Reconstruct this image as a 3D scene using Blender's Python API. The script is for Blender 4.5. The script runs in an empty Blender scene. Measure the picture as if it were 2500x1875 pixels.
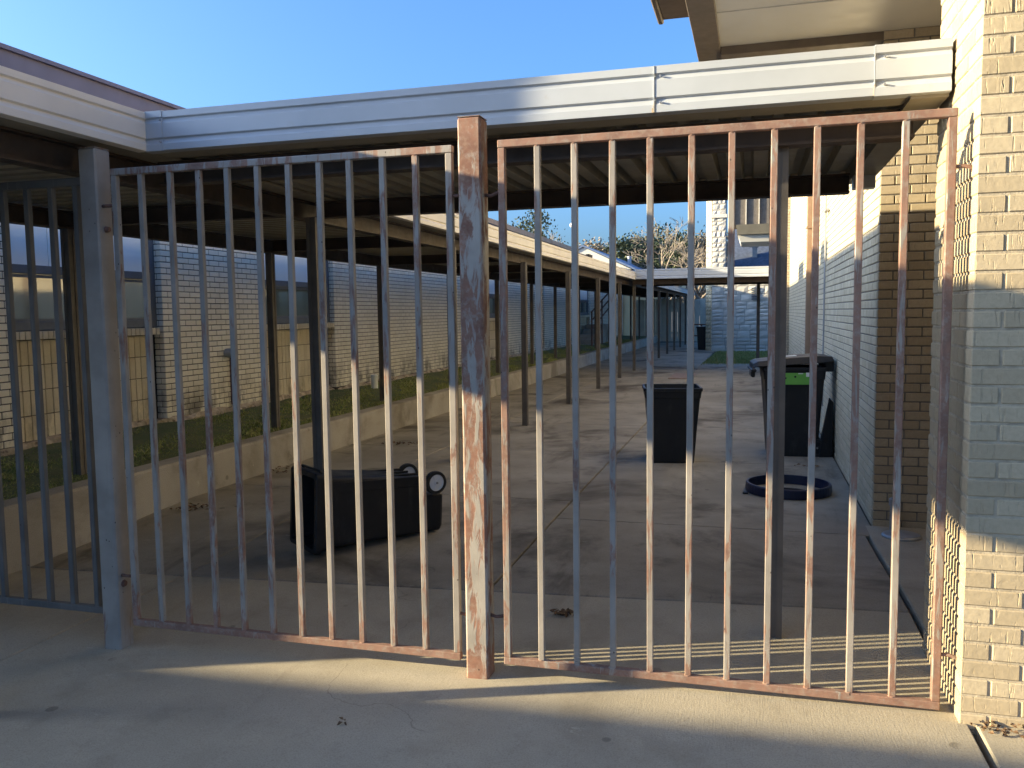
import bpy, bmesh, math, random
from mathutils import Vector, Matrix, Quaternion
random.seed(11)
R = math.radians
sc = bpy.context.scene
col = sc.collection

# ------------------------------------------------------------------ camera, sky, sun, exposure
YAW, PITCH, ROLL, CAMZ = R(15.95), R(4.79), R(-0.70), 1.6
fw = Vector((-math.sin(YAW)*math.cos(PITCH), math.cos(YAW)*math.cos(PITCH), -math.sin(PITCH)))
rt = Vector((math.cos(YAW), math.sin(YAW), 0)); up = rt.cross(fw)
RR = rt*math.cos(ROLL) + up*math.sin(ROLL); UU = -rt*math.sin(ROLL) + up*math.cos(ROLL)
cd = bpy.data.cameras.new('camera'); cam = bpy.data.objects.new('camera', cd); col.objects.link(cam)
cd.sensor_width = 36; cd.lens = 36*2060/2500; cd.clip_start = 0.05; cd.clip_end = 3000
M = Matrix((RR, UU, -fw)).transposed().to_4x4(); M.translation = (0, 0, CAMZ); cam.matrix_world = M
sc.camera = cam
AZ, EL = R(17.0), R(13.6)                    # the sun's light travels towards +X, a little +Y, and down
sd = Vector((math.cos(AZ)*math.cos(EL), math.sin(AZ)*math.cos(EL), -math.sin(EL)))
wd = bpy.data.worlds.new('World'); sc.world = wd; wd.use_nodes = True
wn = wd.node_tree; bg = wn.nodes['Background']
sky = wn.nodes.new('ShaderNodeTexSky'); sky.sky_type = 'NISHITA'; sky.sun_disc = False
sky.sun_elevation = EL; sky.sun_rotation = math.atan2(-sd.x, -sd.y)
sky.air_density = 0.95; sky.dust_density = 3.9; sky.ozone_density = 6.8
wn.links.new(sky.outputs[0], bg.inputs[0]); bg.inputs[1].default_value = 0.15
ld = bpy.data.lights.new('sun', 'SUN'); ld.energy = 5.0; ld.angle = R(0.53); ld.color = (1.0, 0.83, 0.53)
lo = bpy.data.objects.new('sun', ld); col.objects.link(lo); lo.rotation_euler = sd.to_track_quat('-Z', 'Y').to_euler()
vs = sc.view_settings; vs.view_transform = 'Standard'; vs.look = 'None'; vs.exposure = 1.66; vs.gamma = 1
vs.use_curve_mapping = False
sc.cycles.use_denoising = True
sc.cycles.max_bounces = 10; sc.cycles.diffuse_bounces = 6

# ------------------------------------------------------------------ mesh helpers
class MB:
    def __init__(s): s.v = []; s.f = []
    def box(s, x0, x1, y0, y1, z0, z1):
        b = len(s.v)
        s.v += [(x0,y0,z0),(x1,y0,z0),(x1,y1,z0),(x0,y1,z0),(x0,y0,z1),(x1,y0,z1),(x1,y1,z1),(x0,y1,z1)]
        s.f += [tuple(b+i for i in q) for q in ((3,2,1,0),(4,5,6,7),(0,1,5,4),(1,2,6,5),(2,3,7,6),(3,0,4,7))]
        return s
    def frustum(s, lo_, hi_):                       # two quads of points, bottom and top (counter-clockwise seen from above)
        b = len(s.v); s.v += list(lo_)+list(hi_); n = len(lo_)
        s.f.append(tuple(b+i for i in reversed(range(n)))); s.f.append(tuple(b+n+i for i in range(n)))
        for i in range(n): j = (i+1) % n; s.f.append((b+i, b+j, b+n+j, b+n+i))
        return s
    def loft(s, rings, closed=True, caps=True):
        b = len(s.v); n = len(rings[0])
        for r in rings: s.v += [tuple(p) for p in r]
        for k in range(len(rings)-1):
            for i in range(n if closed else n-1):
                j = (i+1) % n
                s.f.append((b+k*n+i, b+k*n+j, b+(k+1)*n+j, b+(k+1)*n+i))
        if caps:
            s.f.append(tuple(b+i for i in reversed(range(n)))); s.f.append(tuple(b+(len(rings)-1)*n+i for i in range(n)))
        return s
    def tube(s, pts, rad, n=8, caps=True):
        rings = []
        for i, p in enumerate(pts):
            p = Vector(p); a = Vector(pts[max(i-1,0)]); c = Vector(pts[min(i+1,len(pts)-1)])
            t = (c-a).normalized(); u = t.orthogonal().normalized()
            if abs(t.z) < .9: u = Vector((0,0,1)).cross(t).normalized()
            w = t.cross(u); r = rad[i] if isinstance(rad,(list,tuple)) else rad
            rings.append([p+u*r*math.cos(2*math.pi*k/n)+w*r*math.sin(2*math.pi*k/n) for k in range(n)])
        return s.loft(rings, True, caps)
    def lathe(s, prof, n=32, c=(0,0,0), axis='z'):  # prof: closed list of (radius, height)
        b = len(s.v); m = len(prof)
        for k in range(n):
            a = 2*math.pi*k/n
            for r, h in prof:
                p = (r*math.cos(a), r*math.sin(a), h)
                if axis == 'x': p = (h, r*math.cos(a), r*math.sin(a))
                if axis == 'y': p = (r*math.sin(a), h, r*math.cos(a))
                s.v.append((c[0]+p[0], c[1]+p[1], c[2]+p[2]))
        for k in range(n):
            for i in range(m):
                j = (i+1) % m; q = (k+1) % n
                s.f.append((b+k*m+i, b+q*m+i, b+q*m+j, b+k*m+j))
        return s
    def poly(s, pts): b = len(s.v); s.v += [tuple(p) for p in pts]; s.f.append(tuple(range(b, b+len(pts)))); return s
    def mesh(s, name, bevel=0, smooth=False, fixn=True):
        me = bpy.data.meshes.new(name); me.from_pydata([tuple(p) for p in s.v], [], s.f)
        if bevel or fixn:
            bm = bmesh.new(); bm.from_mesh(me)
            if fixn: bmesh.ops.recalc_face_normals(bm, faces=bm.faces)
            if bevel: bmesh.ops.bevel(bm, geom=list(bm.edges), offset=bevel, segments=1, affect='EDGES', clamp_overlap=True)
            bm.to_mesh(me); bm.free()
        if smooth:
            me.polygons.foreach_set('use_smooth', [True]*len(me.polygons))
        me.update(); return me
    def build(s, name, mat, parent=None, bevel=0, smooth=False, loc=None, fixn=True):
        return link(s.mesh(name, bevel, smooth, fixn), name, mat, parent, loc)
def link(me, name, mat, parent=None, loc=None, rotz=0):
    if mat and not me.materials: me.materials.append(mat)
    o = bpy.data.objects.new(name, me); col.objects.link(o)
    if loc is not None: o.location = loc
    if rotz: o.rotation_euler = (0,0,rotz)
    if parent: o.parent = parent
    return o
def tag(o, label, cat, group=None, kind=None):
    if label: o['label'] = label
    if cat: o['category'] = cat
    if group: o['group'] = group
    if kind: o['kind'] = kind
    return o
def thing(name, label, cat, loc=(0,0,0), group=None):
    o = bpy.data.objects.new(name, None); o.empty_display_size = .2; col.objects.link(o); o.location = loc
    return tag(o, label, cat, group)
def put(o, parent):                                 # keep world coordinates of a mesh built in world space
    o.parent = parent; o.matrix_parent_inverse = Matrix.Translation(parent.location).inverted(); return o

# ------------------------------------------------------------------ procedural materials
class NT:
    def __init__(s, name):
        s.m = bpy.data.materials.new(name); s.m.use_nodes = True; s.t = s.m.node_tree
        s.b = s.t.nodes['Principled BSDF']; s.pos = s.n('ShaderNodeNewGeometry').outputs['Position']
    def n(s, t, **k):
        x = s.t.nodes.new(t)
        for a, v in k.items(): setattr(x, a, v)
        return x
    def put(s, sock, v):
        if isinstance(v, bpy.types.NodeSocket): s.t.links.new(v, sock)
        else: sock.default_value = v
    def scale(s, vec, xyz):
        x = s.n('ShaderNodeMapping'); s.put(x.inputs['Vector'], vec); x.inputs['Scale'].default_value = xyz; return x.outputs[0]
    def noise(s, scale, detail=4, rough=.55, vec=None, dist=0):
        x = s.n('ShaderNodeTexNoise'); s.put(x.inputs['Vector'], vec or s.pos)
        x.inputs['Scale'].default_value = scale; x.inputs['Detail'].default_value = detail
        x.inputs['Roughness'].default_value = rough; x.inputs['Distortion'].default_value = dist
        return x.outputs[0]
    def vor(s, scale, vec=None, out='Distance'):
        x = s.n('ShaderNodeTexVoronoi'); s.put(x.inputs['Vector'], vec or s.pos); x.inputs['Scale'].default_value = scale
        return x.outputs[out]
    def ramp(s, v, lo_, hi_, a=0., b=1.):
        x = s.n('ShaderNodeMapRange', clamp=True, interpolation_type='SMOOTHSTEP'); s.put(x.inputs[0], v)
        for i, q in enumerate((lo_, hi_, a, b)): s.put(x.inputs[i+1], q)
        return x.outputs[0]
    def math(s, op, a, b=0.):
        x = s.n('ShaderNodeMath', operation=op); s.put(x.inputs[0], a); s.put(x.inputs[1], b); return x.outputs[0]
    def mix(s, f, a, b, mode='MIX'):
        x = s.n('ShaderNodeMix', data_type='RGBA', blend_type=mode)
        s.put(x.inputs[0], f); s.put(x.inputs[6], c4(a)); s.put(x.inputs[7], c4(b)); return x.outputs[2]
    def bump(s, h, strength=.3, dist=.01, prev=None):
        x = s.n('ShaderNodeBump'); x.inputs['Strength'].default_value = strength; x.inputs['Distance'].default_value = dist
        s.put(x.inputs['Height'], h)
        if prev is not None: s.put(x.inputs['Normal'], prev)
        return x.outputs[0]
    def xyz(s):
        x = s.n('ShaderNodeSeparateXYZ'); s.put(x.inputs[0], s.pos); return x.outputs
    def rnd(s):                                     # one number for each piece
        a = s.t.nodes.get('OI') or s.n('ShaderNodeObjectInfo', name='OI')
        g = s.n('ShaderNodeNewGeometry')
        return s.math('FRACT', s.math('ADD', a.outputs['Random'], g.outputs['Random Per Island']))
    def fin(s, color, rough=.7, normal=None, metal=0., spec=.5, **kw):
        s.put(s.b.inputs['Base Color'], c4(color)); s.put(s.b.inputs['Roughness'], rough)
        s.put(s.b.inputs['Metallic'], metal); s.put(s.b.inputs['Specular IOR Level'], spec)
        if normal is not None: s.put(s.b.inputs['Normal'], normal)
        for k, v in kw.items(): s.put(s.b.inputs[k], v)
        return s.m
def c4(c):
    return c if isinstance(c, bpy.types.NodeSocket) else (tuple(c)+(1.,) if len(c) == 3 else c)
def plain(name, c, rough=.7, var=.12, sc_=6, bump=.15, bsc=60, spec=.5, metal=0., dirt=None):
    k = NT(name); n = k.noise(sc_, 6)
    cc = k.mix(k.ramp(n, .3, .7), tuple(x*(1-var) for x in c), tuple(min(1, x*(1+var)) for x in c))
    if dirt:
        d = k.ramp(k.noise(dirt[1], 8, .65), dirt[2], dirt[2]+.14); cc = k.mix(k.math('MULTIPLY', d, dirt[3]), cc, dirt[0])
    return k.fin(cc, k.ramp(k.noise(sc_*3, 4), .3, .7, rough-.08, min(1, rough+.08)), k.bump(k.noise(bsc, 5), bump, .004), metal, spec)

def rusty(name, lo_, paint=(.325,.292,.25), grad=0., stv=(34,34,5.), amt=.78, top=.03):
    k = NT(name); P = k.pos
    st = k.scale(P, stv)
    n = k.noise(1.0, 9, .62, st, .6)
    big = k.noise(1.3, 3, .5)
    x = k.xyz()
    v = k.math('ADD', n, k.math('MULTIPLY', k.math('SUBTRACT', big, .5), .75))
    foot = k.math('MULTIPLY', k.ramp(x['Z'], .22, .04), .16); v = k.math('ADD', v, k.math('ADD', foot, k.math('MULTIPLY', k.ramp(x['Z'], 2.0, 2.3), top)))
    if grad: v = k.math('ADD', v, k.math('MULTIPLY', x['X'], grad))
    m = k.math('MULTIPLY', k.ramp(v, lo_-.02, lo_+.07), k.ramp(k.noise(26, 5, .7), .30, .52, .5*amt, amt))
    pn = k.noise(5, 5)
    pc = k.mix(k.ramp(pn, .3, .7), tuple(c*.80 for c in paint), tuple(c*1.10 for c in paint))
    streak = k.ramp(k.noise(1., 6, .6, k.scale(P, (60, 60, 3))), .55, .75)
    pc = k.mix(k.math('MULTIPLY', streak, .45), pc, (.30,.27,.23))
    rc = k.mix(k.ramp(k.noise(9, 7, .65), .3, .72), (.17,.072,.045), (.315,.150,.094))
    rc = k.mix(k.ramp(k.noise(40, 4), .45, .75), rc, (.27,.165,.11))
    cc = k.mix(m, pc, rc)
    dv = k.vor(26, k.scale(P, (1, 1, .7)))
    dm = k.math('MULTIPLY', k.ramp(dv, .10, .06), k.ramp(k.noise(7, 2), .50, .60))
    cc = k.mix(dm, cc, (.055,.038,.032))
    bm_ = k.bump(k.math('ADD', k.math('MULTIPLY', m, -.5), k.math('MULTIPLY', k.noise(70, 6, .7), .6)), .45, .0025)
    return k.fin(cc, k.math('ADD', .5, k.math('MULTIPLY', m, .35)), bm_, 0., .35)

def brickm(name, a, b, dark, scratch=.5, stain=.25, sz=(70,70,7), lowdirt=0., rough=.82, spec=.25):
    k = NT(name); r = k.rnd()
    cc = k.mix(r, a, b)
    cc = k.mix(k.ramp(k.noise(55, 6, .7), .35, .75, 0., .35), cc, tuple(x*.72 for x in a))
    s1 = k.ramp(k.noise(1., 7, .65, k.scale(k.pos, (1.6, 1.6, .7))), .50, .72)
    cc = k.mix(k.math('MULTIPLY', s1, stain), cc, dark)
    if lowdirt:
        z = k.xyz()['Z']
        q = k.math('MULTIPLY', k.ramp(z, .95, .42), k.ramp(k.noise(4, 7, .7, k.scale(k.pos, (1,1,.5))), .42, .62))
        cc = k.mix(k.math('MULTIPLY', q, lowdirt), cc, (.07,.06,.045))
    sv = k.noise(1., 3, .7, k.scale(k.pos, sz))
    pit = k.vor(90)
    h = k.math('ADD', k.math('MULTIPLY', k.ramp(sv, .58, .70), -1.), k.math('MULTIPLY', k.ramp(pit, .12, .0), -.7))
    h = k.math('ADD', h, k.math('MULTIPLY', k.noise(30, 5), .7))
    return k.fin(cc, rough, k.bump(h, scratch, .004), 0., spec)

def concrete(name, a, b, stain, amt=.55, broom=.15):
    k = NT(name); P = k.pos
    cc = k.mix(k.ramp(k.noise(1.1, 8, .62), .32, .70), a, b)
    s1 = k.ramp(k.noise(.55, 7, .62, None, .5), .50, .66); s2 = k.ramp(k.noise(2.3, 8, .68), .52, .72)
    cc = k.mix(k.math('MULTIPLY', s1, amt), cc, stain)
    cc = k.mix(k.math('MULTIPLY', s2, amt*.6), cc, stain)
    cc = k.mix(k.ramp(k.noise(160, 3, .7), .42, .75, 0., .5), cc, tuple(x*.45 for x in a))
    cc = k.mix(k.ramp(k.vor(34), .05, .02, 0., .7), cc, tuple(min(.85, x*1.9) for x in b))
    pale = k.ramp(k.noise(3.7, 8, .72, k.scale(P, (1, 2.2, 1))), .63, .70)
    cc = k.mix(k.math('MULTIPLY', pale, .38), cc, tuple(min(.85, x*1.45) for x in b))
    ed = k.n('ShaderNodeTexVoronoi', feature='DISTANCE_TO_EDGE'); wv = k.n('ShaderNodeVectorMath', operation='ADD')
    nz_ = k.n('ShaderNodeTexNoise'); k.put(nz_.inputs['Vector'], P); nz_.inputs['Scale'].default_value = 2.5; nz_.inputs['Detail'].default_value = 6
    sc2 = k.n('ShaderNodeVectorMath', operation='SCALE'); k.put(sc2.inputs[0], nz_.outputs['Color']); sc2.inputs['Scale'].default_value = .55
    k.put(wv.inputs[0], P); k.put(wv.inputs[1], sc2.outputs[0]); k.put(ed.inputs['Vector'], wv.outputs[0]); ed.inputs['Scale'].default_value = .42
    crack = k.math('MULTIPLY', k.ramp(ed.outputs['Distance'], .0022, .0006), k.ramp(k.noise(.8, 3), .55, .60))
    cc = k.mix(k.math('MULTIPLY', crack, .35), cc, tuple(x*.22 for x in a))
    gum = k.math('MULTIPLY', k.ramp(k.vor(3.1), .085, .07), k.ramp(k.noise(1.7, 2), .5, .56))
    cc = k.mix(k.math('MULTIPLY', gum, .55), cc, tuple(x*.35 for x in a))
    streak = k.ramp(k.noise(1., 7, .7, k.scale(P, (2.2, .35, 1)), .3), .56, .70)
    cc = k.mix(k.math('MULTIPLY', streak, amt*.55), cc, stain)
    h = k.math('ADD', k.noise(120, 4, .7), k.math('MULTIPLY', k.noise(1., 2, .5, k.scale(P, (160, 14, 1))), broom*4))
    return k.fin(cc, .86, k.bump(h, .45, .003), 0., .25)

MT = {}
MT['gate_l'] = rusty('worn_gray_paint', .545)
MT['gate_r'] = rusty('rusted_gray_paint', .53, grad=.04)
MT['rail'] = rusty('rusted_rail', .40)
MT['rail_l'] = rusty('rusted_rail_left', .44)
MT['post_c'] = rusty('peeling_post_paint', .455, paint=(.37,.335,.285), stv=(26,26,5.5), amt=.9, top=.14)
MT['post_l'] = rusty('gray_post_paint', .66, paint=(.32,.288,.25), stv=(16,16,3.))
MT['panel'] = rusty('shade_darkened_bar_paint', .80, paint=(.135,.13,.12))  # gray bar paint darkened to carry the shade this panel stands in
MT['hinge'] = plain('dark_rust', (.16,.085,.06), .8, .3, 30, .4)
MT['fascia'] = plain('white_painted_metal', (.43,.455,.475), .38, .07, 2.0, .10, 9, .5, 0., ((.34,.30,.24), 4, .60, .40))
MT['fascia_warm'] = plain('bounce_tinted_metal', (.80,.75,.65), .5, .06, 2.0, .05, 14, .4)  # white fascia metal with warm bounce light put into its colour
MT['seam'] = plain('rust_stained_seal', (.52,.40,.24), .7, .35, 30, .2)
MT['screw'] = plain('zinc_screw', (.45,.45,.45), .4, .1, 30, .1, 60, .5, .7)
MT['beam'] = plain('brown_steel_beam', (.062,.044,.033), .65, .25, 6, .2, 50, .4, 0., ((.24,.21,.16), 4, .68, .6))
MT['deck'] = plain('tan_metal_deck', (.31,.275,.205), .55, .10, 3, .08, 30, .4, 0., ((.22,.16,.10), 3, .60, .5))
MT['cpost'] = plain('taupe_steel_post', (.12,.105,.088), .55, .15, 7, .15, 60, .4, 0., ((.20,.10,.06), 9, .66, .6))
MT['roofing'] = plain('grey_roofing', (.30,.30,.31), .9)
MT['brick_p'] = brickm('cream_pillar_brick', (.435,.352,.228), (.535,.445,.30), (.27,.23,.17), .75, .22)
MT['mortar_p'] = plain('pale_mortar', (.44,.375,.27), .95, .2, 20, .5, 120)
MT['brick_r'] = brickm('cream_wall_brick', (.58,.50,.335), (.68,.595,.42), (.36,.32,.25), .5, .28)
MT['mortar_r'] = plain('dark_joint_mortar', (.20,.18,.15), .95, .2, 20, .4, 120)
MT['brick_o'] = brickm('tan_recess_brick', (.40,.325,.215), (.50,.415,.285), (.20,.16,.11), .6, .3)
MT['brick_l'] = brickm('pale_school_brick', (.80,.735,.60), (.90,.84,.71), (.33,.29,.23), .25, .22, (50,50,9), .85, .34, .9)
MT['mortar_l'] = plain('dark_mortar', (.060,.050,.040), .95, .25, 20, .4, 120)
MT['soldier'] = brickm('tan_stacked_brick', (.66,.58,.43), (.76,.68,.52), (.44,.35,.23), .3, .3, (70,70,7), .5)
MT['mortar_s'] = plain('brown_joint', (.20,.16,.11), .95, .25, 20, .4, 120)
MT['footing'] = plain('crumbling_footing', (.42,.35,.26), .95, .35, 9, .9, 30, .2, 0., ((.06,.045,.03), 6, .52, .85))
MT['wframe'] = plain('slate_window_frame', (.105,.125,.15), .45, .1, 5, .08)
k = NT('window_glass'); MT['glass'] = k.fin((.13,.165,.14), k.ramp(k.noise(3, 3), .3, .7, .03, .06), k.bump(k.noise(1.5, 2), .04, .01), 0., .5, IOR=2.3)
k = NT('pale_blue_panel'); MT['bluepanel'] = k.fin(k.mix(k.ramp(k.noise(2, 4), .3, .7), (.76,.85,.875), (.82,.89,.91)), .22, None, 0., .9)
MT['parapet_d'] = plain('purple_grey_parapet', (.165,.135,.165), .5, .08, 3, .05)
MT['parapet_t'] = plain('tan_parapet', (.46,.33,.22), .7, .12, 2, .1, 30, .3, 0., ((.24,.16,.10), 2.2, .58, .5))
MT['soffit'] = plain('white_soffit_panel', (.62,.595,.52), .42, .03, 1.5, .05, 8)
MT['brown'] = plain('brown_trim', (.155,.120,.085), .6, .12, 5, .1)
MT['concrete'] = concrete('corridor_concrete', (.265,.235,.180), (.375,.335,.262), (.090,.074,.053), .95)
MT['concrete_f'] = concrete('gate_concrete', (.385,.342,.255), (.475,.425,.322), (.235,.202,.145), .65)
MT['retwall'] = concrete('retaining_wall_concrete', (.33,.30,.25), (.44,.405,.345), (.17,.145,.105), .8, .02)
MT['earth'] = plain('bare_earth', (.16,.125,.085), .95, .3, 3, .8, 20)
k = NT('lawn_soil'); MT['soil'] = k.fin(k.mix(k.ramp(k.noise(3, 6), .35, .65), (.075,.105,.032), (.11,.115,.045)), .95, k.bump(k.noise(40, 5), .6, .02))
k = NT('grass_blades'); MT['grass'] = k.fin(k.mix(k.rnd(), k.mix(k.ramp(k.noise(1.8, 4), .35, .65), (.13,.20,.045), (.23,.29,.075)), (.32,.30,.12)), .7, None, 0., .3)
k = NT('black_bin_plastic'); MT['bin'] = k.fin(k.mix(k.ramp(k.noise(9, 8, .7, k.scale(k.pos, (1,1,.35))), .52, .75), (.010,.011,.013), (.032,.032,.033)), k.ramp(k.noise(5, 5), .3, .7, .42, .62), k.bump(k.noise(260, 2), .12, .001), 0., .45)
MT['hub'] = plain('white_plastic_hub', (.72,.73,.74), .45, .04)
MT['tyre'] = plain('black_rubber', (.022,.022,.022), .75, .1, 20, .2)
MT['green'] = plain('green_label', (.16,.44,.075), .5, .06)
MT['white'] = plain('white_label', (.75,.76,.74), .5, .05)
MT['bluering'] = plain('navy_plastic', (.006,.011,.042), .42, .15, 8, .08)
MT['black'] = plain('black_metal', (.012,.012,.013), .6)
MT['pipe_w'] = plain('white_pipe', (.66,.68,.64), .5, .06)
MT['pipe_b'] = plain('brown_downspout', (.25,.16,.10), .6, .12)
MT['steel'] = plain('dull_galvanised', (.35,.36,.36), .5, .12, 8, .1, 50, .5, .4)
MT['stone'] = brickm('rough_limestone', (.50,.475,.42), (.66,.625,.55), (.24,.22,.19), .9, .45, (12,12,12))
MT['stone_sun'] = brickm('sun_tinted_limestone', (.60,.50,.32), (.74,.64,.44), (.30,.23,.14), .9, .35, (12,12,12))  # same limestone, sunlight painted in as yellow for the chimney's canted face
MT['stonemortar'] = plain('grey_stone_mortar', (.30,.29,.26), .95, .2, 10, .5)
MT['shingle'] = plain('blue_grey_shingle', (.075,.095,.135), .85, .25, 9, .6, 25)
MT['metalroof'] = plain('blue_metal_roof', (.13,.18,.29), .45, .08, 2, .05)
MT['orange'] = brickm('bounce_tinted_brick', (.56,.36,.17), (.68,.46,.23), (.35,.22,.11), .4, .2)  # annex brick with the orange of bounced sunlight put into its colour
MT['bark'] = plain('grey_bark', (.19,.155,.12), .9, .25, 8, .6, 30)
MT['twig'] = plain('tan_twigs', (.25,.205,.15), .9, .2, 4, .2)
k = NT('evergreen_leaf'); MT['leaf'] = k.fin(k.mix(k.rnd(), (.040,.055,.022), (.105,.115,.052)), .6, None, 0., .3)
k = NT('bronze_leaf'); MT['leafb'] = k.fin(k.mix(k.rnd(), (.15,.12,.075), (.28,.225,.14)), .7, None, 0., .3)
MT['deadleaf'] = plain('dead_leaf', (.16,.095,.05), .85, .4, 20, .3)
MT['board'] = plain('cream_board', (.62,.57,.46), .7, .1, 3, .1, 30, .4, 0., ((.30,.24,.17), 2, .6, .5))
MT['rail_b'] = plain('brown_handrail', (.15,.065,.035), .65, .2)

# ------------------------------------------------------------------ the ground
def sst(a, b, x): t = max(0, min(1, (x-a)/(b-a))); return t*t*(3-2*t)
def gz(x, y):                                        # the apron at the gate falls gently to the left
    return .031*(max(-4.6, min(1.6, x))+1.15)*(1-sst(4.6, 6.3, y))
def grid_slab(x0, x1, y0, y1, th=.14, ch=.006):
    mb = MB(); nx = max(2, int((x1-x0)/.6)+1); ny = max(2, int((y1-y0)/.6)+1) if y1-y0 < 8 else 5
    xs = [x0, x0+ch]+[x0+(x1-x0)*i/nx for i in range(1, nx)]+[x1-ch, x1]
    ys = [y0, y0+ch]+[y0+(y1-y0)*i/ny for i in range(1, ny)]+[y1-ch, y1]
    W = len(xs)
    for j, y in enumerate(ys):
        for i, x in enumerate(xs):
            e = i in (0, W-1) or j in (0, len(ys)-1)
            mb.v.append((x, y, gz(x, y)-(ch if e else 0)))
    for j in range(len(ys)-1):
        for i in range(W-1): a = j*W+i; mb.f.append((a, a+1, a+W+1, a+W))
    ring = [i for i in range(W)]+[j*W+W-1 for j in range(1, len(ys))]+[(len(ys)-1)*W+i for i in range(W-2, -1, -1)]+[j*W for j in range(len(ys)-2, 0, -1)]
    b = len(mb.v); mb.v += [(mb.v[i][0], mb.v[i][1], mb.v[i][2]-th) for i in ring]; n = len(ring)
    for q in range(n): p = (q+1) % n; mb.f.append((ring[p], ring[q], b+q, b+p))
    return mb
g = MB()
gs = [-2000, -300, -60, -22, -5.05, 6, 30, 300, 2000]
g.box(-2500, 2500, -2500, 2500, -.60, -.30)
tag(g.build('ground', MT['earth']), 'flat bare ground reaching to the horizon around the buildings', 'ground', None, 'structure')
pave = bpy.data.objects.new('pavement', None); col.objects.link(pave)
tag(pave, 'worn concrete pavement laid in slabs through the gate and corridor', 'pavement', None, 'structure')
J = .006
def slab(x0, x1, y0, y1, m, gap=J): grid_slab(x0+gap, x1-gap, y0+gap, y1-gap).build('slab', MT[m], pave)
slab(-4.8, -3.55, -4, 1.6, 'concrete_f'); slab(-4.8, -3.55, 1.6, 4.57, 'concrete_f')
slab(-3.55, .79, -4, 1.6, 'concrete_f'); slab(-3.55, .79, 1.6, 4.57, 'concrete_f')
slab(.805, 3.6, -4, 1.6, 'concrete_f'); slab(.805, 3.6, 1.6, 6.64, 'concrete_f')
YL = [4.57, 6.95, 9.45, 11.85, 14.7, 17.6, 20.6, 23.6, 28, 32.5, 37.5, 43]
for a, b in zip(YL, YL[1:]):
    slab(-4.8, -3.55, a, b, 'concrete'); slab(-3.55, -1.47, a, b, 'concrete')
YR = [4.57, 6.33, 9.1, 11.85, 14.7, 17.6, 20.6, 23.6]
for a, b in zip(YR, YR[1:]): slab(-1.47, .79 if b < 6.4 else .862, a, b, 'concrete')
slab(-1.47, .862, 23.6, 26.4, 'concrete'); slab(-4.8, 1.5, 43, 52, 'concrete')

# retaining wall and the strip of lawn behind it
rw = MB(); n = 40; prof = [(-4.80,-.25),(-4.80,.325),(-4.815,.345),(-4.985,.35),(-5.0,.335),(-5.0,-.25)]
rw.loft([[(x, -4+48.6*i/n, z) for x, z in prof] for i in range(n+1)])
tag(rw.build('retaining_wall', MT['retwall']), 'low tan concrete retaining wall holding the strip of lawn', 'wall')
lw = MB(); n = 60
for i in range(n+1):
    y = -4+48.6*i/n
    for j, x in enumerate((-5.0,-5.5,-6.0,-6.75)):
        lw.v.append((x, y, (.30,.325,.35,.375)[j]+random.uniform(-.012,.012)))
for i in range(n):
    for j in range(3): a = i*4+j; lw.f.append((a, a+4, a+5, a+1))
tag(lw.build('lawn_strip', MT['soil'], smooth=True), 'strip of lawn soil between retaining wall and brick building', 'lawn', None, 'structure')
gv, gf = [], []
for i in range(60000):
    y = 3.2+ (random.random()**1.7)*36; x = random.uniform(-6.62, -5.02)
    if x < -6.42+.1*math.sin(y*2.1)+.06*math.sin(y*7) and random.random() < .8: continue
    if math.sin(x*3.1+y*1.3)+math.sin(y*2.3-x*2)+random.uniform(-.6,.6) > 1.45: continue
    z = .30+(-5.0-x)/1.75*.075; h = random.uniform(.010, .028)*(1+.4*math.sin(x*9+y*3)); a = random.uniform(0, 6.28)
    w = .006+.0007*y; dx, dy = math.cos(a)*w, math.sin(a)*w; lx, ly = random.uniform(-.03, .03), random.uniform(-.03, .03)
    b = len(gv); gv += [(x-dx, y-dy, z-.01), (x+dx, y+dy, z-.01), (x+lx, y+ly, z+h)]; gf.append((b, b+1, b+2))
me = bpy.data.meshes.new('grass'); me.from_pydata(gv, [], gf)
tag(link(me, 'grass', MT['grass']), 'short green lawn grass beside the pale brick building', 'grass', None, 'stuff')
gv, gf = [], []
for i in range(9000):
    y = random.uniform(25.8, 34.7); x = random.uniform(-1.6, .85)
    if x < -1.5+max(0, (y-27))*.02 or random.random() < .25: continue
    h = random.uniform(.02, .06); a = random.uniform(0, 6.28); w = .025
    b = len(gv); gv += [(x-math.cos(a)*w, y-math.sin(a)*w, -.045), (x+math.cos(a)*w, y+math.sin(a)*w, -.045), (x, y, h-.02)]; gf.append((b, b+1, b+2))
me = bpy.data.meshes.new('grass_patch'); me.from_pydata(gv, [], gf)
tag(link(me, 'grass_patch', MT['grass']), 'patch of grass growing in front of the stone wall', 'grass', None, 'stuff')
tag(MB().box(-1.46, 3, 26.42, 35, -.2, -.035).build('soil_bed', MT['soil']), 'earth bed at the foot of the stone building', 'soil', None, 'structure')

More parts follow.
